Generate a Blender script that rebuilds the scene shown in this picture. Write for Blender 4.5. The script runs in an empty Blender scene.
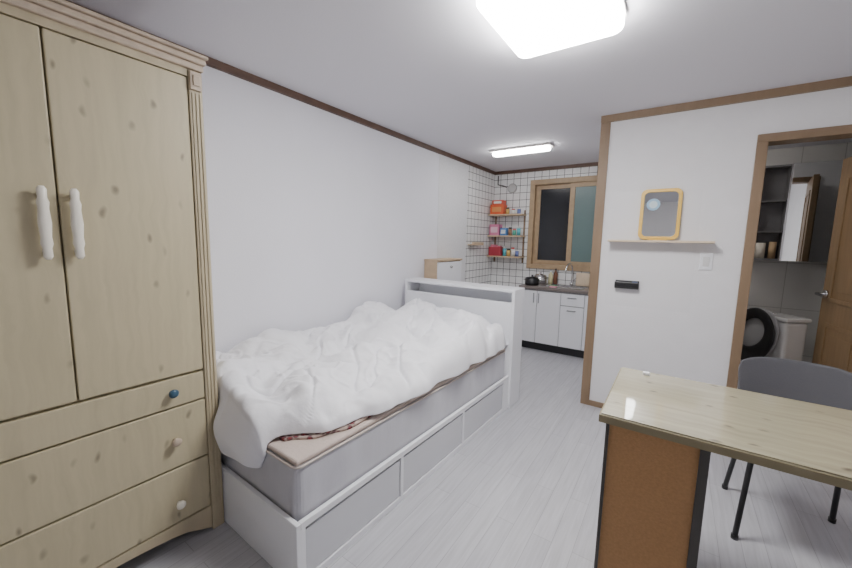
import bpy, bmesh, math, random
from mathutils import Vector, Matrix, noise
random.seed(7)
S=bpy.context.scene
H=2.3
# ---------------------------------------------------------------- materials
def nt(name):
    m=bpy.data.materials.new(name); m.use_nodes=True
    t=m.node_tree; b=t.nodes['Principled BSDF']
    return m,t,b
def mat(name,col,rough=.5,metal=0,bump=0,bscale=40,var=0,vscale=6,coat=0,emit=0,alpha=1,trans=0,stretch=(1,1,1)):
    m,t,b=nt(name); N=t.nodes;K=t.links
    b.inputs['Base Color'].default_value=(*col,1); b.inputs['Roughness'].default_value=rough
    b.inputs['Metallic'].default_value=metal; b.inputs['Coat Weight'].default_value=coat
    b.inputs['Transmission Weight'].default_value=trans; b.inputs['Alpha'].default_value=alpha
    if emit:
        b.inputs['Emission Color'].default_value=(*col,1); b.inputs['Emission Strength'].default_value=emit
    tc=N.new('ShaderNodeTexCoord'); mp=N.new('ShaderNodeMapping'); mp.inputs['Scale'].default_value=stretch
    K.new(tc.outputs['Object'],mp.inputs['Vector'])
    if var:
        n=N.new('ShaderNodeTexNoise'); n.inputs['Scale'].default_value=vscale; n.inputs['Detail'].default_value=5
        K.new(mp.outputs[0],n.inputs['Vector'])
        r=N.new('ShaderNodeValToRGB'); r.color_ramp.elements[0].position=.3; r.color_ramp.elements[1].position=.7
        r.color_ramp.elements[0].color=(*[c*(1-var) for c in col],1); r.color_ramp.elements[1].color=(*[min(1,c*(1+var*.6)) for c in col],1)
        K.new(n.outputs['Fac'],r.inputs[0]); K.new(r.outputs[0],b.inputs['Base Color'])
    if bump:
        n=N.new('ShaderNodeTexNoise'); n.inputs['Scale'].default_value=bscale; n.inputs['Detail'].default_value=4
        K.new(mp.outputs[0],n.inputs['Vector'])
        bp=N.new('ShaderNodeBump'); bp.inputs['Strength'].default_value=bump; bp.inputs['Distance'].default_value=.01
        K.new(n.outputs['Fac'],bp.inputs['Height']); K.new(bp.outputs[0],b.inputs['Normal'])
    return m
def knotwood(name,col,dark,ax=('Y','Z'),rough=.45,coat=0,scale=6.5,kmax=.6,gvar=.09):
    """pale pine with small dark knots; second axis = grain direction"""
    m,t,b=nt(name);N=t.nodes;K=t.links
    tc=N.new('ShaderNodeTexCoord'); sp=N.new('ShaderNodeSeparateXYZ'); K.new(tc.outputs['Object'],sp.inputs[0])
    cb=N.new('ShaderNodeCombineXYZ'); K.new(sp.outputs[ax[0]],cb.inputs[0]); K.new(sp.outputs[ax[1]],cb.inputs[1])
    wn=N.new('ShaderNodeTexNoise'); wn.inputs['Scale'].default_value=9; K.new(cb.outputs[0],wn.inputs['Vector'])
    wa=N.new('ShaderNodeVectorMath'); wa.operation='MULTIPLY_ADD'
    K.new(wn.outputs['Color'],wa.inputs[0]); wa.inputs[1].default_value=(.05,.05,0); K.new(cb.outputs[0],wa.inputs[2])
    mp=N.new('ShaderNodeMapping'); mp.inputs['Scale'].default_value=(1.5,.75,1); mp.inputs['Rotation'].default_value=(0,0,.7); K.new(wa.outputs[0],mp.inputs['Vector'])
    vo=N.new('ShaderNodeTexVoronoi'); vo.voronoi_dimensions='2D'; vo.inputs['Scale'].default_value=scale; K.new(mp.outputs[0],vo.inputs['Vector'])
    # per-cell random strength so the knots differ
    sc=N.new('ShaderNodeSeparateColor'); K.new(vo.outputs['Color'],sc.inputs[0])
    r=N.new('ShaderNodeValToRGB'); e=r.color_ramp.elements; e[0].position=.025; e[0].color=(kmax,)*3+(1,); e[1].position=.10; e[1].color=(0,0,0,1)
    K.new(vo.outputs['Distance'],r.inputs[0])
    ms=N.new('ShaderNodeMapRange'); ms.inputs['From Min'].default_value=.15; ms.inputs['From Max'].default_value=.75; K.new(sc.outputs[0],ms.inputs['Value'])
    mm=N.new('ShaderNodeMath'); mm.operation='MULTIPLY'; K.new(r.outputs[0],mm.inputs[0]); K.new(ms.outputs[0],mm.inputs[1])
    mg=N.new('ShaderNodeMapping'); mg.inputs['Scale'].default_value=(28,1.6,1); K.new(wa.outputs[0],mg.inputs['Vector'])
    gn=N.new('ShaderNodeTexNoise'); gn.inputs['Scale'].default_value=1.5; gn.inputs['Detail'].default_value=6; K.new(mg.outputs[0],gn.inputs['Vector'])
    gr=N.new('ShaderNodeValToRGB'); g=gr.color_ramp.elements; g[0].position=.3; g[0].color=(*[c*(1-gvar) for c in col],1); g[1].position=.65; g[1].color=(*[min(1,c*1.03) for c in col],1)
    K.new(gn.outputs['Fac'],gr.inputs[0])
    mx=N.new('ShaderNodeMix'); mx.data_type='RGBA'; K.new(mm.outputs[0],mx.inputs['Factor'])
    K.new(gr.outputs[0],mx.inputs['A']); mx.inputs['B'].default_value=(*dark,1)
    K.new(mx.outputs['Result'],b.inputs['Base Color'])
    b.inputs['Roughness'].default_value=rough; b.inputs['Coat Weight'].default_value=coat; b.inputs['Coat Roughness'].default_value=.04
    return m
def brickmat(name,c1,c2,mortar,ax,bw,rh,ms,rough=.35,offset=.5,grain=0,bump=.2):
    m,t,b=nt(name);N=t.nodes;K=t.links
    tc=N.new('ShaderNodeTexCoord'); sp=N.new('ShaderNodeSeparateXYZ'); K.new(tc.outputs['Object'],sp.inputs[0])
    cb=N.new('ShaderNodeCombineXYZ'); K.new(sp.outputs[ax[0]],cb.inputs[0]); K.new(sp.outputs[ax[1]],cb.inputs[1])
    br=N.new('ShaderNodeTexBrick'); br.offset=offset; br.offset_frequency=2; br.squash=1
    br.inputs['Scale'].default_value=1; br.inputs['Brick Width'].default_value=bw; br.inputs['Row Height'].default_value=rh
    br.inputs['Mortar Size'].default_value=ms; br.inputs['Mortar Smooth'].default_value=.1; br.inputs['Bias'].default_value=0
    br.inputs['Color1'].default_value=(*c1,1); br.inputs['Color2'].default_value=(*c2,1); br.inputs['Mortar'].default_value=(*mortar,1)
    K.new(cb.outputs[0],br.inputs['Vector'])
    out=br.outputs['Color']
    if grain:
        mg=N.new('ShaderNodeMapping'); mg.inputs['Scale'].default_value=(2.5,45,1); K.new(cb.outputs[0],mg.inputs['Vector'])
        gn=N.new('ShaderNodeTexNoise'); gn.inputs['Scale'].default_value=1.5; gn.inputs['Detail'].default_value=7; gn.inputs['Distortion'].default_value=.6; K.new(mg.outputs[0],gn.inputs['Vector'])
        gr=N.new('ShaderNodeValToRGB'); g=gr.color_ramp.elements; g[0].position=.3; g[0].color=(1-grain,)*3+(1,); g[1].position=.7; g[1].color=(1,1,1,1)
        K.new(gn.outputs['Fac'],gr.inputs[0])
        mx=N.new('ShaderNodeMix'); mx.data_type='RGBA'; mx.blend_type='MULTIPLY'; mx.inputs['Factor'].default_value=1
        K.new(out,mx.inputs['A']);K.new(gr.outputs[0],mx.inputs['B']); out=mx.outputs['Result']
    K.new(out,b.inputs['Base Color']); b.inputs['Roughness'].default_value=rough
    bp=N.new('ShaderNodeBump'); bp.invert=True; bp.inputs['Strength'].default_value=bump; bp.inputs['Distance'].default_value=.003
    K.new(br.outputs['Fac'],bp.inputs['Height']); K.new(bp.outputs[0],b.inputs['Normal'])
    return m
M={}
M['wall']=mat('wallpaper_cool',(.82,.82,.88),.75,bump=.12,bscale=120,var=.015,vscale=3)
M['wall2']=mat('wallpaper_warm',(.81,.80,.82),.75,bump=.25,bscale=160,var=.02,vscale=8)
M['ceil']=mat('ceiling_paper',(.74,.73,.78),.8,bump=.08,bscale=100)
M['floor']=brickmat('floor_planks',(.52,.52,.56),(.57,.57,.605),(.37,.37,.40),('Y','X'),.95,.088,.0013,.33,.37,.18,.2)
M['tile']=brickmat('kitchen_tiles_left',(.86,.86,.86),(.83,.83,.83),(.05,.05,.05),('Y','Z'),.095,.095,.003,.2,0)
M['tileb']=brickmat('kitchen_tiles_back',(.86,.86,.86),(.83,.83,.83),(.05,.05,.05),('X','Z'),.095,.095,.003,.2,0)
M['btile']=brickmat('bath_tiles',(.66,.65,.63),(.62,.61,.59),(.45,.44,.42),('X','Z'),.25,.4,.003,.25,0)
M['btile2']=brickmat('bath_tiles_side',(.66,.65,.63),(.62,.61,.59),(.45,.44,.42),('Y','Z'),.25,.4,.003,.25,0)
M['bfloor']=brickmat('bath_floor',(.35,.35,.35),(.3,.3,.3),(.2,.2,.2),('X','Y'),.2,.2,.003,.3,0)
M['trimd']=mat('trim_dark_brown',(.11,.06,.04),.5,var=.2,vscale=12)
M['trim']=mat('trim_brown',(.25,.17,.105),.5,var=.12,vscale=15,stretch=(1,1,.15))
M['winwood']=mat('window_wood',(.42,.30,.18),.45,var=.12,vscale=18)
M['pine']=knotwood('pine_vertical',(.54,.475,.315),(.19,.155,.11),('Y','Z'),scale=6.2,kmax=.75)
M['pinetop']=knotwood('pine_tabletop',(.40,.365,.25),(.09,.07,.05),('Y','X'),.35,coat=1,scale=7.5,kmax=.9,gvar=.25)
M['pinetrim']=mat('pine_trim',(.52,.445,.30),.5,var=.1,vscale=20,stretch=(1,1,.1))
M['cornice']=mat('cornice_paint',(.54,.44,.34),.5,var=.12,vscale=30)
M['cream']=mat('cream_plastic',(.88,.84,.74),.3)
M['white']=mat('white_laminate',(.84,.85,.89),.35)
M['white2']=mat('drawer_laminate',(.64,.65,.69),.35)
M['grey']=mat('seam_grey',(.25,.25,.26),.6)
M['matt']=mat('mattress_cover',(.58,.58,.63),.38,bump=.8,bscale=12,var=.10,vscale=7,stretch=(1,1,.3))
M['mattop']=mat('mattress_top',(.56,.47,.42),.8,bump=.3,bscale=60)
M['duvet']=mat('duvet_cotton',(.88,.88,.92),.85,bump=.4,bscale=18)
M['mdf']=mat('raw_fibreboard',(.45,.25,.11),.7,var=.1,vscale=120,bump=.15,bscale=200)
M['black']=mat('black_plastic',(.015,.015,.017),.35)
M['dark']=mat('dark_strip',(.06,.055,.05),.5)
M['chair']=mat('chair_grey_plastic',(.10,.10,.112),.5,bump=.1,bscale=150)
M['steel']=mat('steel',(.6,.6,.62),.22,1)
M['chrome']=mat('chrome',(.8,.8,.82),.08,1)
M['mirror']=mat('mirror_glass',(.9,.92,.93),.02,1)
M['yellow']=mat('yellow_frame',(.85,.55,.12),.35)
M['ceramic']=mat('ceramic',(.72,.72,.72),.12,coat=.5)
M['light']=mat('lamp_diffuser',(1,.985,.97),.5,emit=56)
M['light2']=mat('lamp_diffuser_kitchen',(1,.985,.97),.5,emit=34)
M['light3']=mat('lamp_diffuser_bath',(1,.97,.92),.5,emit=18)
M['nightglass']=mat('night_glass',(.012,.014,.018),.15)
M['tealglass']=mat('frosted_teal_glass',(.13,.20,.20),.3,bump=.2,bscale=80)
M['doorwood']=mat('door_wood',(.26,.165,.085),.4,var=.15,vscale=14,stretch=(3,3,.25))
M['shelfwood']=mat('shelf_wood',(.60,.45,.30),.5,var=.1,vscale=14)
M['lightwood']=mat('light_wood',(.74,.60,.44),.5,var=.08,vscale=14)
def c(name,*col,rough=.5): 
    if name not in M: M[name]=mat(name,col,rough)
    return M[name]
# ---------------------------------------------------------------- mesh helpers
def link(o,parent=None):
    S.collection.objects.link(o)
    if parent: o.parent=parent
    return o
def grp(name,loc=None):
    e=bpy.data.objects.new(name,None); e.empty_display_size=.1; S.collection.objects.link(e); return e
def obj(name,me,m,parent=None,smooth=False,bevel=0,seg=2):
    o=bpy.data.objects.new(name,me)
    for mm in (m if isinstance(m,(list,tuple)) else [m]): me.materials.append(mm)
    if smooth:
        for p in me.polygons:p.use_smooth=True
    link(o,parent)
    if bevel:
        b=o.modifiers.new('bevel','BEVEL'); b.width=bevel; b.segments=seg; b.limit_method='ANGLE'; b.angle_limit=.6
    return o
def boxes(name,lst,m,parent=None,bevel=0,seg=2):
    bm=bmesh.new()
    for bx in lst:
        x0,x1,y0,y1,z0,z1=bx
        vs=[bm.verts.new((x,y,z)) for x in(x0,x1) for y in(y0,y1) for z in(z0,z1)]
        for f in((0,1,3,2),(4,6,7,5),(0,4,5,1),(2,3,7,6),(0,2,6,4),(1,5,7,3)):
            bm.faces.new([vs[i] for i in f])
    bmesh.ops.recalc_face_normals(bm,faces=bm.faces)
    me=bpy.data.meshes.new(name); bm.to_mesh(me); bm.free()
    return obj(name,me,m,parent,bevel=bevel,seg=seg)
def box(name,x0,x1,y0,y1,z0,z1,m,parent=None,bevel=0,seg=2):
    return boxes(name,[(x0,x1,y0,y1,z0,z1)],m,parent,bevel,seg)
def cyl(name,p0,p1,r,m,parent=None,r2=None,n=24,smooth=True):
    p0=Vector(p0);p1=Vector(p1);d=p1-p0
    bm=bmesh.new(); bmesh.ops.create_cone(bm,cap_ends=True,segments=n,radius1=r,radius2=r if r2 is None else r2,depth=d.length)
    q=d.to_track_quat('Z','Y'); bmesh.ops.transform(bm,matrix=Matrix.Translation((p0+p1)/2)@q.to_matrix().to_4x4(),verts=bm.verts)
    me=bpy.data.meshes.new(name); bm.to_mesh(me); bm.free()
    o=obj(name,me,m,parent)
    if smooth:
        for p in me.polygons: p.use_smooth=len(p.vertices)==4
    return o
def tube(name,pts,r,m,parent=None,cyclic=False,res=8,kind='POLY'):
    cu=bpy.data.curves.new(name,'CURVE'); cu.dimensions='3D'; cu.bevel_depth=r; cu.bevel_resolution=4; cu.use_fill_caps=True
    if kind=='BEZ':
        s=cu.splines.new('BEZIER'); s.bezier_points.add(len(pts)-1)
        for b,p in zip(s.bezier_points,pts): b.co=p; b.handle_left_type=b.handle_right_type='AUTO'
        s.resolution_u=res
    else:
        s=cu.splines.new('POLY'); s.points.add(len(pts)-1)
        for b,p in zip(s.points,pts): b.co=(*p,1)
    s.use_cyclic_u=cyclic
    cu.materials.append(m); o=bpy.data.objects.new(name,cu); return link(o,parent)
def lathe(name,prof,m,parent=None,n=32,mx=None,sx=1,sy=1):
    bm=bmesh.new(); rings=[]
    for r,z in prof: rings.append([bm.verts.new((r*sx*math.cos(2*math.pi*i/n),r*sy*math.sin(2*math.pi*i/n),z)) for i in range(n)])
    for a,b in zip(rings,rings[1:]):
        for i in range(n): bm.faces.new((a[i],a[(i+1)%n],b[(i+1)%n],b[i]))
    bm.faces.new(rings[0][::-1]); bm.faces.new(rings[-1])
    bmesh.ops.recalc_face_normals(bm,faces=bm.faces)
    if mx: bmesh.ops.transform(bm,matrix=mx,verts=bm.verts)
    me=bpy.data.meshes.new(name); bm.to_mesh(me); bm.free()
    return obj(name,me,m,parent,smooth=True)
def extrude_poly(name,pts,vec,m,parent=None,bevel=0,seg=2):
    bm=bmesh.new(); a=[bm.verts.new(p) for p in pts]; b=[bm.verts.new(Vector(p)+Vector(vec)) for p in pts]
    n=len(pts); bm.faces.new(a); bm.faces.new(b[::-1])
    for i in range(n): bm.faces.new((a[i],b[i],b[(i+1)%n],a[(i+1)%n]))
    bmesh.ops.recalc_face_normals(bm,faces=bm.faces)
    me=bpy.data.meshes.new(name); bm.to_mesh(me); bm.free(); return obj(name,me,m,parent,bevel=bevel,seg=seg)
def rrect(cx,cz,w,h,r,n=6):
    out=[]
    for sx,sz,a0 in((1,1,0),(-1,1,90),(-1,-1,180),(1,-1,270)):
        for i in range(n+1):
            a=math.radians(a0+90*i/n); out.append((cx+sx*(w/2-r)+r*math.cos(a),cz+sz*(h/2-r)+r*math.sin(a)))
    return out
# ---------------------------------------------------------------- room shell
XP=1.65;YP=3.152;YB=4.85;XR=3.55;YR=-1.3
box('floor',-.1,XR+.1,YR-.1,YB+.1,-.08,0,M['floor'])
box('ceiling',-.1,XR+.1,YR-.1,YB+.1,H,H+.08,M['ceil'])
box('wall_left',-.1,0,YR-.1,YB+.1,0,H,M['wall'])
box('wall_rear',0,XR,YR-.1,YR,0,H,M['wall2'])
box('wall_right',XR,XR+.1,YR-.1,YB+.1,0,H,M['wall2'])
WX0,WX1,WZ0,WZ1=.54,1.60,.985,2.145
boxes('wall_back',[(0,WX0,YB,YB+.1,0,H),(WX1,XR,YB,YB+.1,0,H),(WX0,WX1,YB,YB+.1,0,WZ0),(WX0,WX1,YB,YB+.1,WZ1,H)],M['tileb'])
box('wall_kitchen_left_tiles',0,.006,4.06,YB,0,H-.04,M['tile'])
box('wall_panel_left',0,.004,3.40,4.06,0,H-.04,mat('wall_panel_paper',(.76,.76,.78),.75,var=.06,vscale=60))
DX0,DX1,DZ=2.557,3.30,2.037
boxes('wall_partition',[(XP,DX0,YP,YP+.1,0,H),(DX1,XR,YP,YP+.1,0,H),(DX0,DX1,YP,YP+.1,DZ,H)],M['wall2'])
box('wall_kitchen_right',XP,XP+.1,YP+.1,YB,0,H,M['wall2'])
box('wall_bath_back',XP+.1,XR,4.40,4.45,0,H-.12,M['btile'])
box('wall_bath_left',XP+.1,XP+.11,YP+.1,4.40,0,H-.12,M['btile2'])
box('wall_bath_right',XR-.01,XR,YP+.1,4.40,0,H-.12,M['btile2'])
box('ceiling_bath',XP+.1,XR,YP+.1,4.45,H-.12,H-.10,M['ceil'])
box('floor_bath',XP+.1,XR,YP+.1,4.40,0,.012,M['bfloor'])
box('trim_1',0,.022,YR,YB,H-.042,H,M['trimd'])
box('trim_2',0.022,XP,YB-.022,YB,H-.042,H,M['trimd'])
box('trim_3',XP-.012,XR,YP-.022,YP,H-.05,H,M['trim'])
box('trim_4',XP-.012,XP,YP,YB-.022,H-.05,H,M['trim'])
boxes('trim_5',[(XP-.012,XP+.055,YP-.012,YP,0,H-.05),(XP-.012,XP,YP,YP+.1,0,H-.05)],M['trim'],bevel=.002)
box('baseboard_partition',XP+.055,DX0,YP-.01,YP,0,.045,M['trim'])
box('baseboard_left',0,.01,YR,3.15,0,.05,M['trim'])
box('baseboard_rear',0,XR,YR,YR+.01,0,.05,M['trim'])
box('baseboard_right',XR-.01,XR,YR+.01,YP,0,.05,M['trim'])
# ---------------------------------------------------------------- window
w=grp('window_1')
boxes('outer_frame',[(WX0-.01,WX1+.01,YB-.035,YB+.06,WZ1-.065,WZ1),(WX0-.01,WX1+.01,YB-.035,YB+.06,WZ0,WZ0+.06),
 (WX0-.01,WX0+.055,YB-.035,YB+.06,WZ0+.06,WZ1-.065),(WX1-.055,WX1+.01,YB-.035,YB+.06,WZ0+.06,WZ1-.065)],M['winwood'],w,bevel=.004)
def sash(n,x0,x1,y,gm):
    z0,z1=WZ0+.06,WZ1-.065
    boxes('sash_'+n,[(x0,x1,y,y+.03,z1-.055,z1),(x0,x1,y,y+.03,z0,z0+.055),(x0,x0+.06,y,y+.03,z0+.055,z1-.055),(x1-.06,x1,y,y+.03,z0+.055,z1-.055)],M['winwood'],w,bevel=.003)
    box('pane_'+n,x0+.06,x1-.06,y+.012,y+.018,z0+.055,z1-.055,gm,w)
sash('left',WX0+.055,1.10,YB-.005+.035,M['nightglass']); sash('right',1.035,WX1-.055,YB-.012,M['tealglass'])
box('night_backing',WX0,WX1,YB+.09,YB+.1,WZ0,WZ1,M['black'],w)
# ---------------------------------------------------------------- door to bathroom
d=grp('door_frame')
boxes('jambs',[(DX0,DX0+.055,YP-.018,YP+.12,0,DZ-.05),(DX1-.055,DX1,YP-.018,YP+.12,0,DZ-.05),(DX0,DX1,YP-.018,YP+.12,DZ-.05,DZ)],M['trim'],d,bevel=.003)
box('sill',DX0+.055,DX1-.055,YP,YP+.1,0,.05,M['trim'],d)
dd=grp('door_1')
hinge=Vector((DX1-.055,YP+.13,0))
W=.63
box('leaf',0,W,-.036,0,.06,1.97,M['doorwood'],dd,bevel=.003)
for (a,b_) in((.14,.80),(.95,1.85)):
    boxes('panel_mould_%d'%int(a*100),[(.10,W-.10,-.044,-.036,a,a+.03),(.10,W-.10,-.044,-.036,b_-.03,b_),(.10,.13,-.044,-.036,a+.03,b_-.03),(W-.13,W-.10,-.044,-.036,a+.03,b_-.03),(.18,W-.18,-.041,-.036,a+.08,b_-.08)],M['doorwood'],dd,bevel=.004)
for n,(ya_,sg) in enumerate([(-.036,-1),(0,1)]):
    cyl('rose_%d'%n,(W-.06,ya_,1.0),(W-.06,ya_+sg*.014,1.0),.03,M['steel'],dd)
    tube('lever_%d'%n,[(W-.06,ya_+sg*.014,1.0),(W-.06,ya_+sg*.055,1.0),(W-.18,ya_+sg*.055,.995)],.011,M['steel'],dd)
ang=math.radians(98)
dd.matrix_world=Matrix.Translation(hinge)@Matrix.Rotation(ang,4,'Z')@Matrix.Scale(-1,4,(0,1,0))
# ---------------------------------------------------------------- bathroom objects
cab=grp('mirror_cabinet')
x0,x1,y0,y1,z0,z1=2.72,3.42,4.26,4.40,1.22,2.02
xm=2.93
boxes('carcass',[(x0,x0+.015,y0,y1,z0,z1),(x1-.015,x1,y0,y1,z0,z1),(x0,x1,y0,y1,z0,z0+.015),(x0,x1,y0,y1,z1-.015,z1),(x0,x1,y1-.01,y1,z0,z1),(xm-.008,xm+.008,y0,y1,z0,z1)]+
 [(x0,xm,y0+.01,y1,z,z+.01) for z in(1.46,1.72)],c('cab_grey',.17,.165,.17),cab)
box('mirror_door',xm,x1,y0-.02,y0-.002,z0,z1,M['mirror'],cab,bevel=.002)
box('mirror_trim',xm-.012,xm,y0-.02,y0-.002,z0,z1,M['steel'],cab)
cyl('toiletry_cup',(2.79,4.33,z0+.015),(2.79,4.33,z0+.15),.045,c('offwhite',.8,.75,.65),cab)
cyl('toiletry_bottle',(2.88,4.33,z0+.015),(2.88,4.33,z0+.16),.025,c('tan',.5,.35,.2),cab)
t=grp('toilet')
lathe('bowl',[(.11,0),(.12,.03),(.10,.12),(.12,.22),(.18,.33),(.195,.385),(.19,.40),(.15,.40),(.13,.36),(.08,.27),(.02,.25)],M['ceramic'],t,sx=1.15,sy=.95)
box('tank',.22,.40,-.20,.20,.36,.76,M['ceramic'],t,bevel=.025,seg=3)
box('tank_lid',.21,.41,-.21,.21,.76,.79,M['ceramic'],t,bevel=.01)
box('bowl_bridge',.08,.36,-.12,.12,0,.38,M['ceramic'],t,bevel=.03,seg=3)
cyl('flush_button',(.31,0,.79),(.31,0,.798),.025,M['chrome'],t)
bm=bmesh.new(); n=48; ra=[]
for i in range(n):
    a=2*math.pi*i/n; cy,cz=math.cos(a),math.sin(a); ring_=[]
    wdt=.046+.010*(-cz)
    for k in range(12):
        b=2*math.pi*k/12; rr=.145+wdt*math.cos(b); ring_.append(bm.verts.new((.150+.010*math.sin(b)+.03*cz, rr*cy*(1-.06*max(0,cz)), .625+1.16*rr*cz)))
    ra.append(ring_)
for i in range(n):
    for k in range(12): bm.faces.new((ra[i][k],ra[(i+1)%n][k],ra[(i+1)%n][(k+1)%12],ra[i][(k+1)%12]))
bmesh.ops.recalc_face_normals(bm,faces=bm.faces)
me=bpy.data.meshes.new('seat_ring'); bm.to_mesh(me); bm.free(); obj('seat_ring',me,M['black'],t,smooth=True)
lathe('seat_lid',[(.02,-.006),(.178,-.006),(.186,0),(.178,.006),(.02,.006)],c('lid_grey',.42,.42,.43),t,n=40,mx=Matrix.Translation((.186,0,.625))@Matrix.Rotation(math.radians(90+9),4,'Y')@Matrix.Diagonal((1.14,1,1,1)))
boxes('seat_hinges',[(.13,.19,-.10,-.06,.39,.425),(.13,.19,.06,.10,.39,.425)],M['black'],t,bevel=.005)
t.matrix_world=Matrix.Translation((2.63,3.78,.012))@Matrix.Rotation(math.radians(37),4,'Z')
bl=grp('bathroom_ceiling_lamp')
lathe('diffuser',[(.10,0),(.13,.02),(.14,.05)],M['light3'],bl,mx=Matrix.Translation((2.3,3.8,H-.17)))
# ---------------------------------------------------------------- ceiling lamps
L=grp('ceiling_lamp')
extrude_poly('base_tray',[(x,y,H-.02) for x,y in rrect(1.71,1.575,.47,.53,.05)],(0,0,.02),c('lamp_tray',.6,.58,.56),L)
extrude_poly('diffuser',[(x,y,H-.075) for x,y in rrect(1.71,1.575,.46,.52,.05)],(0,0,.055),M['light'],L,bevel=.018,seg=4)
L2=grp('ceiling_lamp')
box('base_tray',.46,1.10,3.67,3.81,H-.02,H,c('lamp_tray',.45,.42,.40),L2)
extrude_poly('diffuser',[(x,y,H-.055) for x,y in rrect(.78,3.74,.60,.11,.03)],(0,0,.035),M['light2'],L2,bevel=.01)
# ---------------------------------------------------------------- wardrobe
w=grp('wardrobe')
xw=.562;ya,yb=-.155,.754
box('carcass',.005,xw-.03,ya+.01,yb-.005,.10,1.99,M['pine'],w)
def door(n,y0,y1):
    box('door_'+n,xw-.03,xw-.006,y0,y1,.765,1.955,M['pine'],w,bevel=.004)
door('left',-.10,.299);door('right',.304,.702)
for n,(a,b_) in enumerate([(.635,.755),(.372,.628),(.125,.365)]):
    box('drawer_%d'%n,xw-.03,xw-.006,-.10,.702,a,b_,M['pine'],w,bevel=.004)
for n,(a,b_) in enumerate([(.702,yb),(ya,-.10)]):
    box('pilaster_%d'%n,xw-.03,xw,a+.002,b_,0.0,1.985,M['pinetrim'],w,bevel=.003)
    boxes('pilaster_beads_%d'%n,[(xw,xw+.004,a+.010+k*.014,a+.018+k*.014,.12,1.90) for k in range(3)],M['pinetrim'],w,bevel=.002)
box('header',xw-.03,xw-.002,-.10,.702,1.958,1.99,M['pinetrim'],w)
boxes('cornice',[(.0,xw+.012,ya-.01,yb+.004,1.985,2.01),(.0,xw+.022,ya-.022,yb+.010,2.01,2.032),(.0,xw+.034,ya-.03,yb+.016,2.032,2.045)],M['cornice'],w,bevel=.006,seg=3)
boxes('corner_carving',[(xw,xw+.010,.706,.750,1.91,1.98),(xw+.010,xw+.016,.715,.742,1.925,1.965)],M['cornice'],w,bevel=.006,seg=3)
pts=[(xw-.03,-.10,.12)]+[(xw-.03,.702,.12),(xw-.03,.702,.012)]
for k in range(0,13):
    u=k/12; y=.66-.72*u; z=.03+.055*math.sin(math.pi*min(1,max(0,u)))**.5
    pts.append((xw-.03,y,z))
pts.append((xw-.03,-.10,.012))
extrude_poly('apron',pts,(.026,0,0),M['pinetrim'],w)
boxes('plinth_sides',[(.005,xw-.03,ya+.01,ya+.03,0,.10),(.005,xw-.03,yb-.025,yb-.005,0,.10)],M['pinetrim'],w)
def handle(n,y):
    z0,z1=1.252,1.48
    pr=[(.006,0),(.012,.01),(.011,.035),(.015,.05),(.013,.07),(.016,.113),(.013,.158),(.015,.178),(.011,.192),(.012,.217),(.006,.227)]
    lathe('handle_'+n,pr,M['cream'],w,n=20,mx=Matrix.Translation((xw+.022,y,z0))@Matrix.Diagonal((.8,1,1,1)))
    for z in(z0+.025,z1-.025): cyl('handle_post_%s_%d'%(n,int(z*100)),(xw-.006,y,z),(xw+.02,y,z),.008,M['cream'],w)
handle('left',.262);handle('right',.336)
def knob(n,y,z,m):
    R=Matrix.Translation((xw-.006,y,z))@Matrix.Rotation(math.pi/2,4,'Y')
    lathe('knob_'+n,[(.008,0),(.007,.012),(.016,.018),(.018,.026),(.013,.033),(.003,.035)],m,w,n=20,mx=R)
knob('a',.577,.700,c('blue_knob',.04,.10,.16,rough=.3));knob('b',.577,.492,M['cornice']);knob('c',.577,.212,M['cream'])
knob('d',.025,.700,M['cream']);knob('e',.025,.492,M['cornice']);knob('f',.025,.212,M['cream'])
# ---------------------------------------------------------------- bed (stands very slightly skewed to the wall)
BEDM=Matrix.Translation((1.2,2.9-.018,0))@Matrix.Rotation(math.radians(-1.5),4,'Z')@Matrix.Translation((-1.2,-2.9,0))
b=grp('bed')
X0,X1,Y0,Y1=.09,1.185,.760,2.70
ft=.272
box('foot_panel',X0,X1,Y0,Y0+.02,0,ft,M['white'],b,bevel=.003)
boxes('side_rails',[(X1-.02,X1,Y0+.02,Y1,.245,ft),(X1-.02,X1,Y0+.02,Y1,0,.03),(X0,X0+.02,Y0+.02,Y1,0,ft)]+
  [(X1-.02,X1,a,a+.022,.03,.245) for a in(Y0+.018,1.362,1.978,2.60,2.678)]+[(X1-.02,X1,2.62,2.68,.03,.245)],M['white'],b,bevel=.0015)
for n,(a,c_) in enumerate([(.804,1.358),(1.388,1.974),(2.004,2.596)]):
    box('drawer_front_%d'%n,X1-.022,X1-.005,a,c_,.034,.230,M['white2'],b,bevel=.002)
box('drawer_shadow_gap',X1-.03,X1-.022,Y0+.03,2.6,.03,.245,M['grey'],b)
box('slat_base',X0+.02,X1-.03,Y0+.02,Y1,.20,.225,M['white'],b)
HX0,HX1,HY0,HY1,HZ=.10,1.20,2.70,2.90,.965
boxes('headboard',[(HX1-.025,HX1,HY0,HY1,0,HZ-.025),(HX0,HX0+.025,HY0,HY1,0,HZ-.025),(HX0,HX1+.0,HY0-.0,HY1,HZ-.025,HZ),
  (HX0+.025,HX1-.025,HY1-.02,HY1,0,HZ-.025),(HX0+.025,HX1-.025,HY0+.03,HY1-.02,.80,.82),(HX0+.025,HX1-.025,HY0,HY0+.02,.0,.86)],M['white'],b,bevel=.003)
b.matrix_world=BEDM
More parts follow.
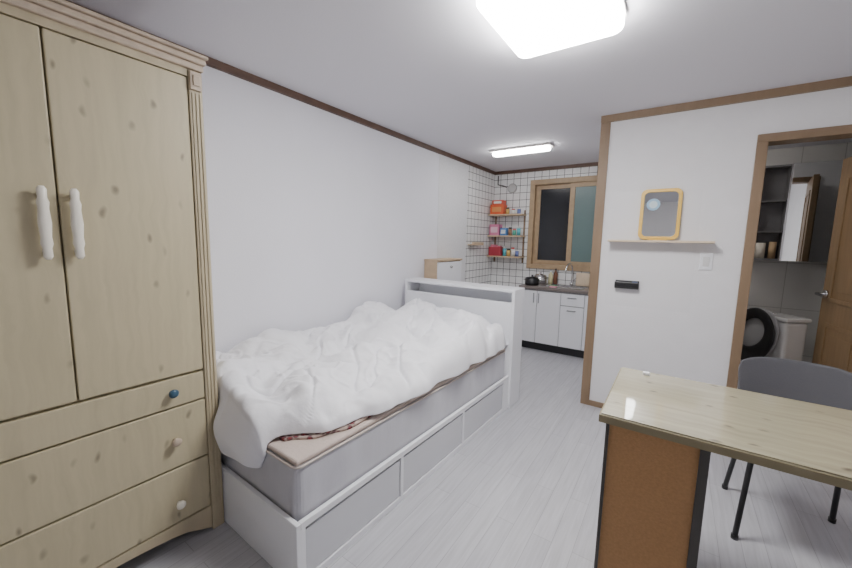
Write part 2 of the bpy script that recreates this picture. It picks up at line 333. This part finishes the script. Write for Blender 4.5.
# ---- mattress
m_=grp('mattress')
MX0=.115
box('body',MX0,1.155,.786,2.685,.226,.485,M['matt'],m_,bevel=.03,seg=4)
box('top_quilt',MX0+.002,1.152,.789,2.682,.478,.502,M['mattop'],m_,bevel=.01,seg=3)
tube('piping',[(p[0],p[1],.475) for p in rrect((MX0+1.155)/2,(.786+2.685)/2,1.157-MX0,1.902,.03)],.005,c('piping_cloth',.60,.53,.48),m_,cyclic=True)
m_.matrix_world=BEDM
# ---- duvet
def lerp(tab,x):
    if x<=tab[0][0]:return tab[0][1]
    for (a,p),(b2,q) in zip(tab,tab[1:]):
        if x<=b2:
            u=(x-a)/(b2-a); u=u*u*(3-2*u); return p+(q-p)*u
    return tab[-1][1]
def nz(x,y,s,o=0): return noise.noise(Vector((x*s+o,y*s-o,o*1.7)))
def sm(v,e=.006): return math.sqrt(v*v+e)
EDGE=[(.77,.96),(1.02,1.11),(1.3,1.165),(1.6,1.185),(2.0,1.185),(2.35,1.195),(2.66,1.175)]
def duvet(name,NX,NY,yend,drop,mt,base):
    bm=bmesh.new(); g=[]; gb=[]; x_start=.088
    Ltot=drop+.10+(yend-.82)
    for j in range(NY+1):
        l=Ltot*j/NY; row=[];rb=[]
        for i in range(NX+1):
            s=i/NX
            if l<drop: y=0.0;k=0;q=l/drop
            elif l<drop+.10:
                u=(l-drop)/.10; k=math.sin(u*math.pi/2); q=1; y=1-math.cos(u*math.pi/2)
            else: y=.86+(l-drop-.10); k=1;q=1
            yy=y if k==1 else .78+.08*y
            xr=lerp(EDGE,yy)+.026*nz(0,yy,5,3)+.010*nz(0,yy,14,5)
            if k==0: xr-=.05*(1-q)
            x=x_start+s*(xr-x_start)
            hT=topf(x,yy,s)
            dr=(1-s)*(xr-x_start); e=min(1,dr/.11); e=math.sqrt(max(0,1-(1-e)**2))
            de=(yend-yy); f=min(1,max(0,de)/.08); f=math.sqrt(max(0,1-(1-f)**2))
            ef=e*f
            wx=.10*nz(x,yy,2.6,1)+.012*nz(x,yy,9,41); wy=.10*nz(x,yy,2.6,9)+.012*nz(x,yy,9,47)
            X_,Y_=x+wx,yy+wy
            n1=nz(X_*1.0+Y_*.45,Y_*.75-X_*.35,3.3,2); n2=nz(X_-Y_*.3,Y_,6.6,4); n3=nz(X_+Y_*.5,Y_*.6,5.2,8)
            n4=nz(X_*.6+Y_*.4,Y_*1.0-X_*.5,9,13); n5=nz(X_,Y_*.7,14,17)
            bp=.16*sm(n1,.004)+.055*sm(n2,.0022)+.014*sm(n5,.002)-.024*math.exp(-(n3/.05)**2)+.009*math.exp(-(n4/.07)**2)+.003*nz(X_,Y_,30,7)
            ztop=base+(hT+bp-base)*ef
            if k<1:
                low=.375+.03*nz(x,0,6,2)
                free=min(1,max(0,(x-.60)/.05))
                yf=.770-.040*free*math.sin(math.pi*min(1,.15+q*.85))*e + .015*(1-e)
                yf+=free*(.020*nz(x,q*.25,8,5)-.008)
                yf=min(yf,.783)
                zs=ztop-.075
                if k==0: z=low+(zs-low)*q; yv=yf
                else: z=zs+.075*k; yv=yf+(.86-yf)*y
            else: z=ztop; yv=yy
            x+= .012*nz(x,yv,9,21)*min(1,s*8)
            row.append(bm.verts.new((x,yv,z)))
            if k==1 or yv>.80: rb.append(bm.verts.new((x,yv,min(z-.002,base-.004))))
            else: rb.append(bm.verts.new((x,.7845,min(z,base-.004))))
        g.append(row);gb.append(rb)
    for j in range(NY):
        for i in range(NX):
            bm.faces.new((g[j][i],g[j][i+1],g[j+1][i+1],g[j+1][i])); bm.faces.new((gb[j][i],gb[j+1][i],gb[j+1][i+1],gb[j][i+1]))
    for j in range(NY):
        for i in(0,NX): bm.faces.new((g[j][i],g[j+1][i],gb[j+1][i],gb[j][i]))
    for i in range(NX):
        for j in(0,NY): bm.faces.new((g[j][i],gb[j][i],gb[j][i+1],g[j][i+1]))
    bmesh.ops.recalc_face_normals(bm,faces=bm.faces)
    me=bpy.data.meshes.new(name); bm.to_mesh(me); bm.free()
    o=obj(name,me,mt,None,smooth=True)
    ss=o.modifiers.new('sub','SUBSURF'); ss.levels=1; ss.render_levels=1
    o.matrix_world=BEDM
    return o
def topf(x,y,s):
    h=.625-.055*s**1.5
    h+= .015*lerp([(.8,0),(1.5,1),(2.6,1)],y)
    h+= .085*lerp([(1.75,0),(2.15,1),(2.6,.9)],y)*lerp([(.1,.2),(.45,1),(1.2,1)],x)
    return h
duvet('duvet',180,290,2.675,.24,M['duvet'],.528)
# floral blanket showing at the near corner under the duvet
fm,ft_,fb=nt('floral_fabric')
v1=ft_.nodes.new('ShaderNodeTexVoronoi'); v1.inputs['Scale'].default_value=38
tc=ft_.nodes.new('ShaderNodeTexCoord'); ft_.links.new(tc.outputs['Object'],v1.inputs['Vector'])
rp=ft_.nodes.new('ShaderNodeValToRGB'); e=rp.color_ramp.elements; e[0].color=(.30,.06,.06,1); e[0].position=.2; e[1].color=(.50,.40,.35,1); e[1].position=.6
e2=rp.color_ramp.elements.new(.42); e2.color=(.14,.08,.09,1)
ft_.links.new(v1.outputs['Distance'],rp.inputs[0]); ft_.links.new(rp.outputs[0],fb.inputs['Base Color']); fb.inputs['Roughness'].default_value=.9
bm=bmesh.new(); g=[];gb=[]
for j in range(61):
    y=.84+1.76*j/60; xr=lerp([(.84,1.0),(.95,1.085),(1.08,1.128),(1.25,1.12),(1.45,1.10),(2.2,1.10),(2.6,1.12)],y)+.012*nz(0,y,9,31)
    g.append([bm.verts.new((.30+(xr-.30)*i/30,y,.512+.009*(.5+.5*nz(i/6,y,4,3)))) for i in range(31)])
    gb.append([bm.verts.new((v.co.x,v.co.y,.5035)) for v in g[-1]])
for j in range(60):
    for i in range(30): bm.faces.new((g[j][i],g[j][i+1],g[j+1][i+1],g[j+1][i])); bm.faces.new((gb[j][i],gb[j+1][i],gb[j+1][i+1],gb[j][i+1]))
    for i in(0,30): bm.faces.new((g[j][i],g[j+1][i],gb[j+1][i],gb[j][i]))
for i in range(30):
    for j in(0,60): bm.faces.new((g[j][i],gb[j][i],gb[j][i+1],g[j][i+1]))
bmesh.ops.recalc_face_normals(bm,faces=bm.faces)
me=bpy.data.meshes.new('floral_blanket'); bm.to_mesh(me); bm.free(); fo=obj('floral_blanket',me,fm,None,smooth=True); fo.matrix_world=BEDM
# ---------------------------------------------------------------- shoe cabinet past the headboard
s=grp('shoe_cabinet')
boxes('carcass',[(.006,.165,3.15,3.165,0,1.115),(.006,.165,3.635,3.65,0,1.115),(.006,.185,3.145,3.655,1.115,1.135),(.006,.02,3.165,3.635,0,1.115),(.02,.165,3.165,3.635,.0,.05)],M['shelfwood'],s,bevel=.002)
for n,(a,b_) in enumerate([(.06,.57),(.58,1.105)]): box('flap_%d'%n,.166,.182,3.155,3.645,a,b_,M['white'],s,bevel=.002)
cyl('knob',(.182,3.4,1.05),(.20,3.4,1.05),.012,M['steel'],s)
# ---------------------------------------------------------------- kitchen
k=grp('kitchen_counter')
KX0,KX1,KY=.62,XP,4.37
box('carcass',KX0,KX1-.005,KY+.02,YB-.01,.10,.765,M['white'],k)
box('toe_kick',KX0+.02,KX1-.01,KY+.06,YB-.02,0,.10,M['black'],k)
sp_=[KX0,.84,1.12,KX1-.01]
for n in range(2): box('door_%d'%n,sp_[n]+.003,sp_[n+1]-.003,KY,KY+.018,.105,.745,M['white'],k,bevel=.002)
for n,(a,b_) in enumerate([(.105,.595),(.605,.745)]):
    box('drawer_%d'%n,sp_[2]+.003,1.38,KY,KY+.018,a,b_,M['white'],k,bevel=.002)
    box('pull_%d'%n,1.20,1.30,KY-.02,KY-.008,b_-.05,b_-.04,M['steel'],k); 
    boxes('pull_posts_%d'%n,[(1.205,1.213,KY-.01,KY,b_-.05,b_-.04),(1.287,1.295,KY-.01,KY,b_-.05,b_-.04)],M['steel'],k)
box('door_2',1.386,KX1-.012,KY,KY+.018,.105,.745,M['white'],k,bevel=.002)
box('door_gaps',KX0+.004,KX1-.014,KY+.012,KY+.021,.10,.76,M['grey'],k)
boxes('pulls',[(.80,.808,KY-.018,KY,.60,.72),(.86,.868,KY-.018,KY,.60,.72)],M['steel'],k)
boxes('worktop',[(KX0-.01,KX1-.003,KY-.015,KY+.08,.765,.80),(KX0-.01,KX1-.003,YB-.08,YB-.006,.765,.80),(KX0-.01,.90,KY+.08,YB-.08,.765,.80),(1.36,KX1-.003,KY+.08,YB-.08,.765,.80)],c('worktop_stone',.20,.17,.16,rough=.3),k,bevel=.002)
boxes('sink_basin',[(.90,1.36,KY+.08,YB-.08,.77,.775),(.90,.91,KY+.08,YB-.08,.775,.803),(1.35,1.36,KY+.08,YB-.08,.775,.803),(.91,1.35,KY+.08,KY+.09,.775,.803),(.91,1.35,YB-.09,YB-.08,.775,.803)],M['steel'],k)
f=grp('kitchen_faucet')
cyl('base',(1.13,YB-.045,.80),(1.13,YB-.045,.84),.02,M['chrome'],f)
tube('spout',[(1.13,YB-.045,.84),(1.13,YB-.045,1.02),(1.12,YB-.08,1.07),(1.10,YB-.16,1.06),(1.09,YB-.2,1.0)],.010,M['chrome'],f,kind='BEZ')
tube('lever',[(1.13,YB-.045,.85),(1.19,YB-.06,.90)],.007,M['chrome'],f)
def pot(name,x,y,z,r,h,m,lid=True):
    g_=grp(name)
    lathe('body',[(r*.9,0),(r,.01),(r,h),(r*.95,h),(r*.93,.02),(.01,.015)],m,g_,mx=Matrix.Translation((x,y,z)))
    if lid:
        lathe('lid',[(r*1.0,0),(r*.8,.015),(.012,.025),(.014,.045),(.004,.047)],m,g_,mx=Matrix.Translation((x,y,z+h)))
    for sx in(-1,1): tube('grip_%d'%(sx+1),[(x+sx*r*.98,y-.02,z+h*.8),(x+sx*(r+.025),y,z+h*.8),(x+sx*r*.98,y+.02,z+h*.8)],.005,M['black'],g_)
pot('cooking_pot',.73,KY+.12,.802,.085,.08,M['black'])
pot('cooking_pot',.76,KY+.35,.802,.08,.10,M['steel'])
def bottle(name,x,y,z,r,h,m,cap):
    g_=grp(name)
    lathe('body',[(r*.9,0),(r,.01),(r,h*.68),(r*.4,h*.82),(r*.35,h*.9)],m,g_,n=20,mx=Matrix.Translation((x,y,z)))
    cyl('cap',(x,y,z+h*.9),(x,y,z+h),r*.42,cap,g_)
bottle('dish_soap_bottle',.87,YB-.05,.801,.028,.17,c('soap',.65,.6,.35),M['white'])
bottle('sauce_bottle',.93,YB-.045,.801,.025,.2,c('sauce',.16,.06,.03),M['black'])
bottle('spray_bottle',1.44,KY+.10,.801,.03,.22,c('spray',.8,.82,.85),c('capred',.7,.1,.1))
dr=grp('dish_rack')
for zz in(.803+.006,.90):
    tube('loop_%d'%int(zz*100),[(x,y,zz) for x,y in rrect(1.50,KY+.32,.22,.26,.03)],.004,M['steel'],dr,cyclic=True)
for i in range(7):
    y=KY+.21+i*.036; tube('rib_%d'%i,[(1.392,y,.90),(1.41,y,.81),(1.59,y,.81),(1.608,y,.90)],.003,M['steel'],dr)
pl=grp('dinner_plate')
for i in range(3):
    lathe('plate_%d'%i,[(.05,0),(.095,.012),(.09,.016),(.045,.006)],M['ceramic'],pl,mx=Matrix.Translation((1.50,KY+.24+i*.06,.91))@Matrix.Rotation(math.radians(80),4,'X'))
box('chopping_board',1.18,1.34,YB-.038,YB-.024,.801,.965,M['lightwood'],bevel=.01)
sp2=grp('dish_sponge'); box('foam',.98,1.06,KY+.0,KY+.05,.801,.825,c('pinkfoam',.8,.35,.45),sp2,bevel=.006); box('scourer',.98,1.06,KY+.0,KY+.05,.825,.832,c('green',.1,.35,.15),sp2)
v=grp('wall_vent'); 
Rv=Matrix.Translation((.27,YB,2.06))@Matrix.Rotation(math.pi/2,4,'X')
lathe('flange',[(.065,0),(.065,.012),(.055,.02),(.05,.012),(.01,.012)],c('ventgrey',.5,.5,.5),v,mx=Rv)
tube('conduit',[(.06,YB-.012,2.24),(.06,YB-.012,2.12),(.14,YB-.012,2.10),(.19,YB-.012,2.08)],.008,c('conduit_dark',.1,.09,.09),v)
sh=grp('wall_shelf_rack')
SX0,SX1,SY0=.012,.49,4.66
boxes('boards',[(SX0,SX1,SY0,YB-.002,z,z+.018) for z in(1.12,1.40,1.685)],M['shelfwood'],sh,bevel=.002)
boxes('bracket_rails',[(SX1-.035,SX1-.015,YB-.012,YB-.001,1.05,1.76),(.04,.06,YB-.012,YB-.001,1.05,1.76)],M['trim'],sh)
def pack(name,x0,x1,y0,y1,z0,h,col,col2=None):
    g_=grp(name); m=c('pk%s'%str(col),*col)
    box('carton',x0,x1,y0,y1,z0,z0+h,m,g_,bevel=.004)
    box('label',x0+(x1-x0)*.15,x0+(x1-x0)*.85,y0-.0012,y0-.0002,z0+h*.25,z0+h*.75,c('pl%s'%str(col2 or (.8,.8,.75)),*(col2 or (.8,.8,.75))),g_)
pack('snack_box',.03,.22,4.68,4.82,1.703,.13,(.70,.12,.04),(.7,.3,.1))
pack('cereal_box',.05,.21,4.69,4.8,1.833,.06,(.62,.10,.06))
pack('noodle_pack',.03,.17,4.68,4.80,1.418,.15,(.60,.2,.33),(.75,.5,.58))
pack('tea_box',.18,.27,4.70,4.80,1.418,.10,(.10,.25,.55),(.7,.75,.8))
bk=grp('storage_basket'); boxes('basket',[(.03,.20,4.68,4.69,1.138,1.26),(.03,.20,4.81,4.82,1.138,1.26),(.03,.04,4.69,4.81,1.138,1.26),(.19,.20,4.69,4.81,1.138,1.26),(.04,.19,4.69,4.81,1.138,1.148)],c('basketred',.40,.04,.06),bk,bevel=.002)
boxes('basket_contents',[(.05,.11,4.70,4.80,1.148,1.29),(.12,.18,4.71,4.79,1.148,1.275)],c('pinkpack',.65,.2,.28),bk)
cols=[(.1,.45,.55),(.65,.45,.15),(.8,.8,.78),(.15,.2,.45),(.35,.2,.12),(.1,.4,.3)]
for i,(x,z,h) in enumerate([(.24,1.138,.13),(.30,1.138,.10),(.36,1.138,.12),(.42,1.138,.09),(.31,1.418,.11),(.37,1.418,.09),(.43,1.418,.12),(.26,1.703,.09),(.34,1.703,.07),(.42,1.703,.08)]):
    g_=grp('spice_jar'); cyl('jar',(x,4.74,z),(x,4.74,z+h*.8),.024,c('jar%d'%(i%6),*cols[i%6]),g_); cyl('lid',(x,4.74,z+h*.8),(x,4.74,z+h),.022,c('lid%d'%(i%3),*[(.7,.7,.7),(.05,.05,.05),(.6,.1,.1)][i%3]),g_)
tr=grp('wall_spice_rail'); 
box('rail',.007,.075,4.10,4.42,1.28,1.292,M['shelfwood'],tr); box('lip',.067,.075,4.10,4.42,1.292,1.32,M['shelfwood'],tr)
# ---------------------------------------------------------------- partition wall items
ws=grp('wall_shelf')
box('board',1.762,2.40,YP-.115,YP,1.352,1.367,M['lightwood'],ws,bevel=.002)
box('clear_wall_sheet',1.76,2.31,YP-.0015,YP,.86,1.72,mat('clear_film',(.82,.81,.83),.22))
mr=grp('mirror')
def ring(name,outer,inner,y,dy,m,parent):
    bm=bmesh.new(); n=len(outer)
    def L_(pts,yy): return [bm.verts.new((p[0],yy,p[1])) for p in pts]
    a,b2,c2,d2=L_(outer,y),L_(inner,y),L_(outer,y+dy),L_(inner,y+dy)
    for i in range(n):
        j=(i+1)%n
        bm.faces.new((a[i],a[j],b2[j],b2[i]));bm.faces.new((c2[i],d2[i],d2[j],c2[j]));bm.faces.new((a[i],c2[i],c2[j],a[j]));bm.faces.new((b2[i],b2[j],d2[j],d2[i]))
    bmesh.ops.recalc_face_normals(bm,faces=bm.faces)
    me=bpy.data.meshes.new(name);bm.to_mesh(me);bm.free();return obj(name,me,m,parent,bevel=.003)
ring('frame',rrect(0,.185,.25,.36,.04),rrect(0,.185,.205,.315,.03),-.01,.02,M['yellow'],mr)
extrude_poly('glass',[(x,-.002,z) for x,z in rrect(0,.185,.21,.32,.03)],(0,.006,0),M['mirror'],mr)
box('stand_foot',-.06,.06,-.01,.012,0,.012,M['yellow'],mr)
cyl('clock_reflection_disc',(-.045,-.0045,.255),(-.045,-.0025,.255),.042,c('clock_reflection_blue',.30,.48,.65),mr)  # reflection of a blue clock, painted as two discs on the glass
cyl('clock_reflection_centre',(-.045,-.0055,.255),(-.045,-.0045,.255),.026,c('clock_reflection_pale',.6,.7,.75),mr)
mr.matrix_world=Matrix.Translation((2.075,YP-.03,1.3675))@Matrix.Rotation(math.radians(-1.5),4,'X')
pr=grp('wall_cable_box')
boxes('holder',[(1.825,1.985,YP-.05,YP,1.0,1.012),(1.825,1.985,YP-.055,YP-.043,1.012,1.05),(1.825,1.985,YP-.012,YP,1.012,1.06),(1.84,1.93,YP-.043,YP-.012,1.012,1.045)],M['black'],pr,bevel=.003)
box('screen',1.94,1.975,YP-.04,YP-.014,1.012,1.055,c('navy',.03,.06,.15),pr)
sw=grp('light_switch')
box('plate',2.335,2.405,YP-.01,YP,1.17,1.285,M['white'],sw,bevel=.003); box('rocker',2.352,2.388,YP-.014,YP-.01,1.195,1.26,M['ceramic'],sw,bevel=.002)
# ---------------------------------------------------------------- desk
t=grp('desk')
TX0,TX1,TY0,TY1,TZ=2.038,3.25,1.263,1.813,.785
box('top_board',TX0,TX1,TY0,TY1,TZ-.028,TZ-.005,M['pinetop'],t,bevel=.002)
box('glass_sheet',TX0+.002,TX1-.002,TY0+.002,TY1-.002,TZ-.005,TZ,M['pinetop'],t,bevel=.0015)
boxes('edge_band',[(TX0-.002,TX1+.002,TY0-.003,TY0,TZ-.030,TZ-.006),(TX0-.003,TX0,TY0,TY1,TZ-.030,TZ-.006)],c('edgeband',.26,.22,.13),t)
box('pedestal',TX0+.025,TX0+.285,TY0+.03,TY1-.04,0,TZ-.028,M['pinetrim'],t)
box('pedestal_back_panel',TX0+.027,TX0+.270,TY0+.022,TY0+.03,.0,TZ-.03,M['mdf'],t)
boxes('pedestal_edges',[(TX0+.018,TX0+.028,TY0+.015,TY0+.034,0,TZ-.028),(TX0+.268,TX0+.292,TY0+.012,TY0+.034,0,TZ-.028)],M['dark'],t)
box('far_leg_panel',TX1-.05,TX1-.03,TY0+.04,TY1-.04,0,TZ-.028,M['pinetrim'],t)
box('modesty_rail',TX0+.285,TX1-.05,TY1-.10,TY1-.085,TZ-.09,TZ-.028,M['pinetrim'],t)
box('eraser',2.125,2.15,TY1-.065,TY1-.045,TZ+.0002,TZ+.015,M['white'],bevel=.004)
# ---------------------------------------------------------------- chair
ch=grp('dining_chair')
cx=2.735
def shell(name,fn,nu,nv,m,th=.012):
    bm=bmesh.new(); g=[[bm.verts.new(fn(i/nu*2-1,j/nv)) for i in range(nu+1)] for j in range(nv+1)]
    for j in range(nv):
        for i in range(nu): bm.faces.new((g[j][i],g[j][i+1],g[j+1][i+1],g[j+1][i]))
    me=bpy.data.meshes.new(name);bm.to_mesh(me);bm.free()
    o=obj(name,me,m,ch,smooth=True); so=o.modifiers.new('s','SOLIDIFY'); so.thickness=th; so.offset=0
    ss=o.modifiers.new('sub','SUBSURF'); ss.levels=1; ss.render_levels=2
    return o
def backf(u,v):
    hw=.215+.01*v-.02*max(0,v-.8)*5*.6
    z=.54+.24*v - .03*abs(u)**5*(v) + .03*abs(u)**5*(1-v)
    return (cx+u*hw, 2.44+.05*v-.055*u*u, z)
shell('backrest',backf,16,8,M['chair'])
def seatf(u,v):
    hw=.215-.02*v
    return (cx+u*hw*(1-.06*abs(2*v-1)**6), 2.05+.39*v, .445-.018*(1-u*u)*math.sin(math.pi*v)-.02*max(0,.15-v)/.15+.02*max(0,v-.85)/.15)
shell('seat',seatf,16,12,M['chair'])
for sx in(-1,1):
    x=cx+sx*.175; xo=cx+sx*.205
    tube('front_leg_%d'%(sx+1),[(x,2.42,.425),(x,2.12,.425),(x+sx*.005,2.09,.40),(xo,2.07,.011)],.011,M['black'],ch,kind='POLY')
    tube('rear_leg_%d'%(sx+1),[(x,2.10,.42),(x,2.40,.42),(x,2.43,.44),(x,2.46,.60)],.010,M['black'],ch)
    tube('rear_strut_%d'%(sx+1),[(x,2.38,.42),(xo,2.49,.011)],.011,M['black'],ch)
    for yy in(2.07,2.49): cyl('foot_cap_%d_%d'%(sx+1,int(yy*100)),(xo,yy,0),(xo,yy,.02),.014,M['black'],ch)
tube('cross_bar',[(cx-.175,2.25,.42),(cx+.175,2.25,.42)],.009,M['black'],ch)
# ---------------------------------------------------------------- world + camera
W_=bpy.data.worlds.new('World'); S.world=W_; W_.use_nodes=True
W_.node_tree.nodes['Background'].inputs[0].default_value=(.02,.025,.04,1); W_.node_tree.nodes['Background'].inputs[1].default_value=.3
yaw,pit,rol=[math.radians(a) for a in(34.54,-6.966,1.156)]
fw=Vector((-math.sin(yaw)*math.cos(pit),math.cos(yaw)*math.cos(pit),math.sin(pit)))
r=Vector((math.cos(yaw),math.sin(yaw),0));u=r.cross(fw)
r2=r*math.cos(rol)+u*math.sin(rol);u2=-r*math.sin(rol)+u*math.cos(rol)
cam=bpy.data.cameras.new('camera'); co=bpy.data.objects.new('camera',cam); S.collection.objects.link(co)
mw=Matrix((( r2.x,u2.x,-fw.x,2.201),(r2.y,u2.y,-fw.y,0),(r2.z,u2.z,-fw.z,1.338),(0,0,0,1)))
co.matrix_world=mw; cam.sensor_width=36; cam.lens=362.12/852*36; cam.clip_start=.02
S.camera=co
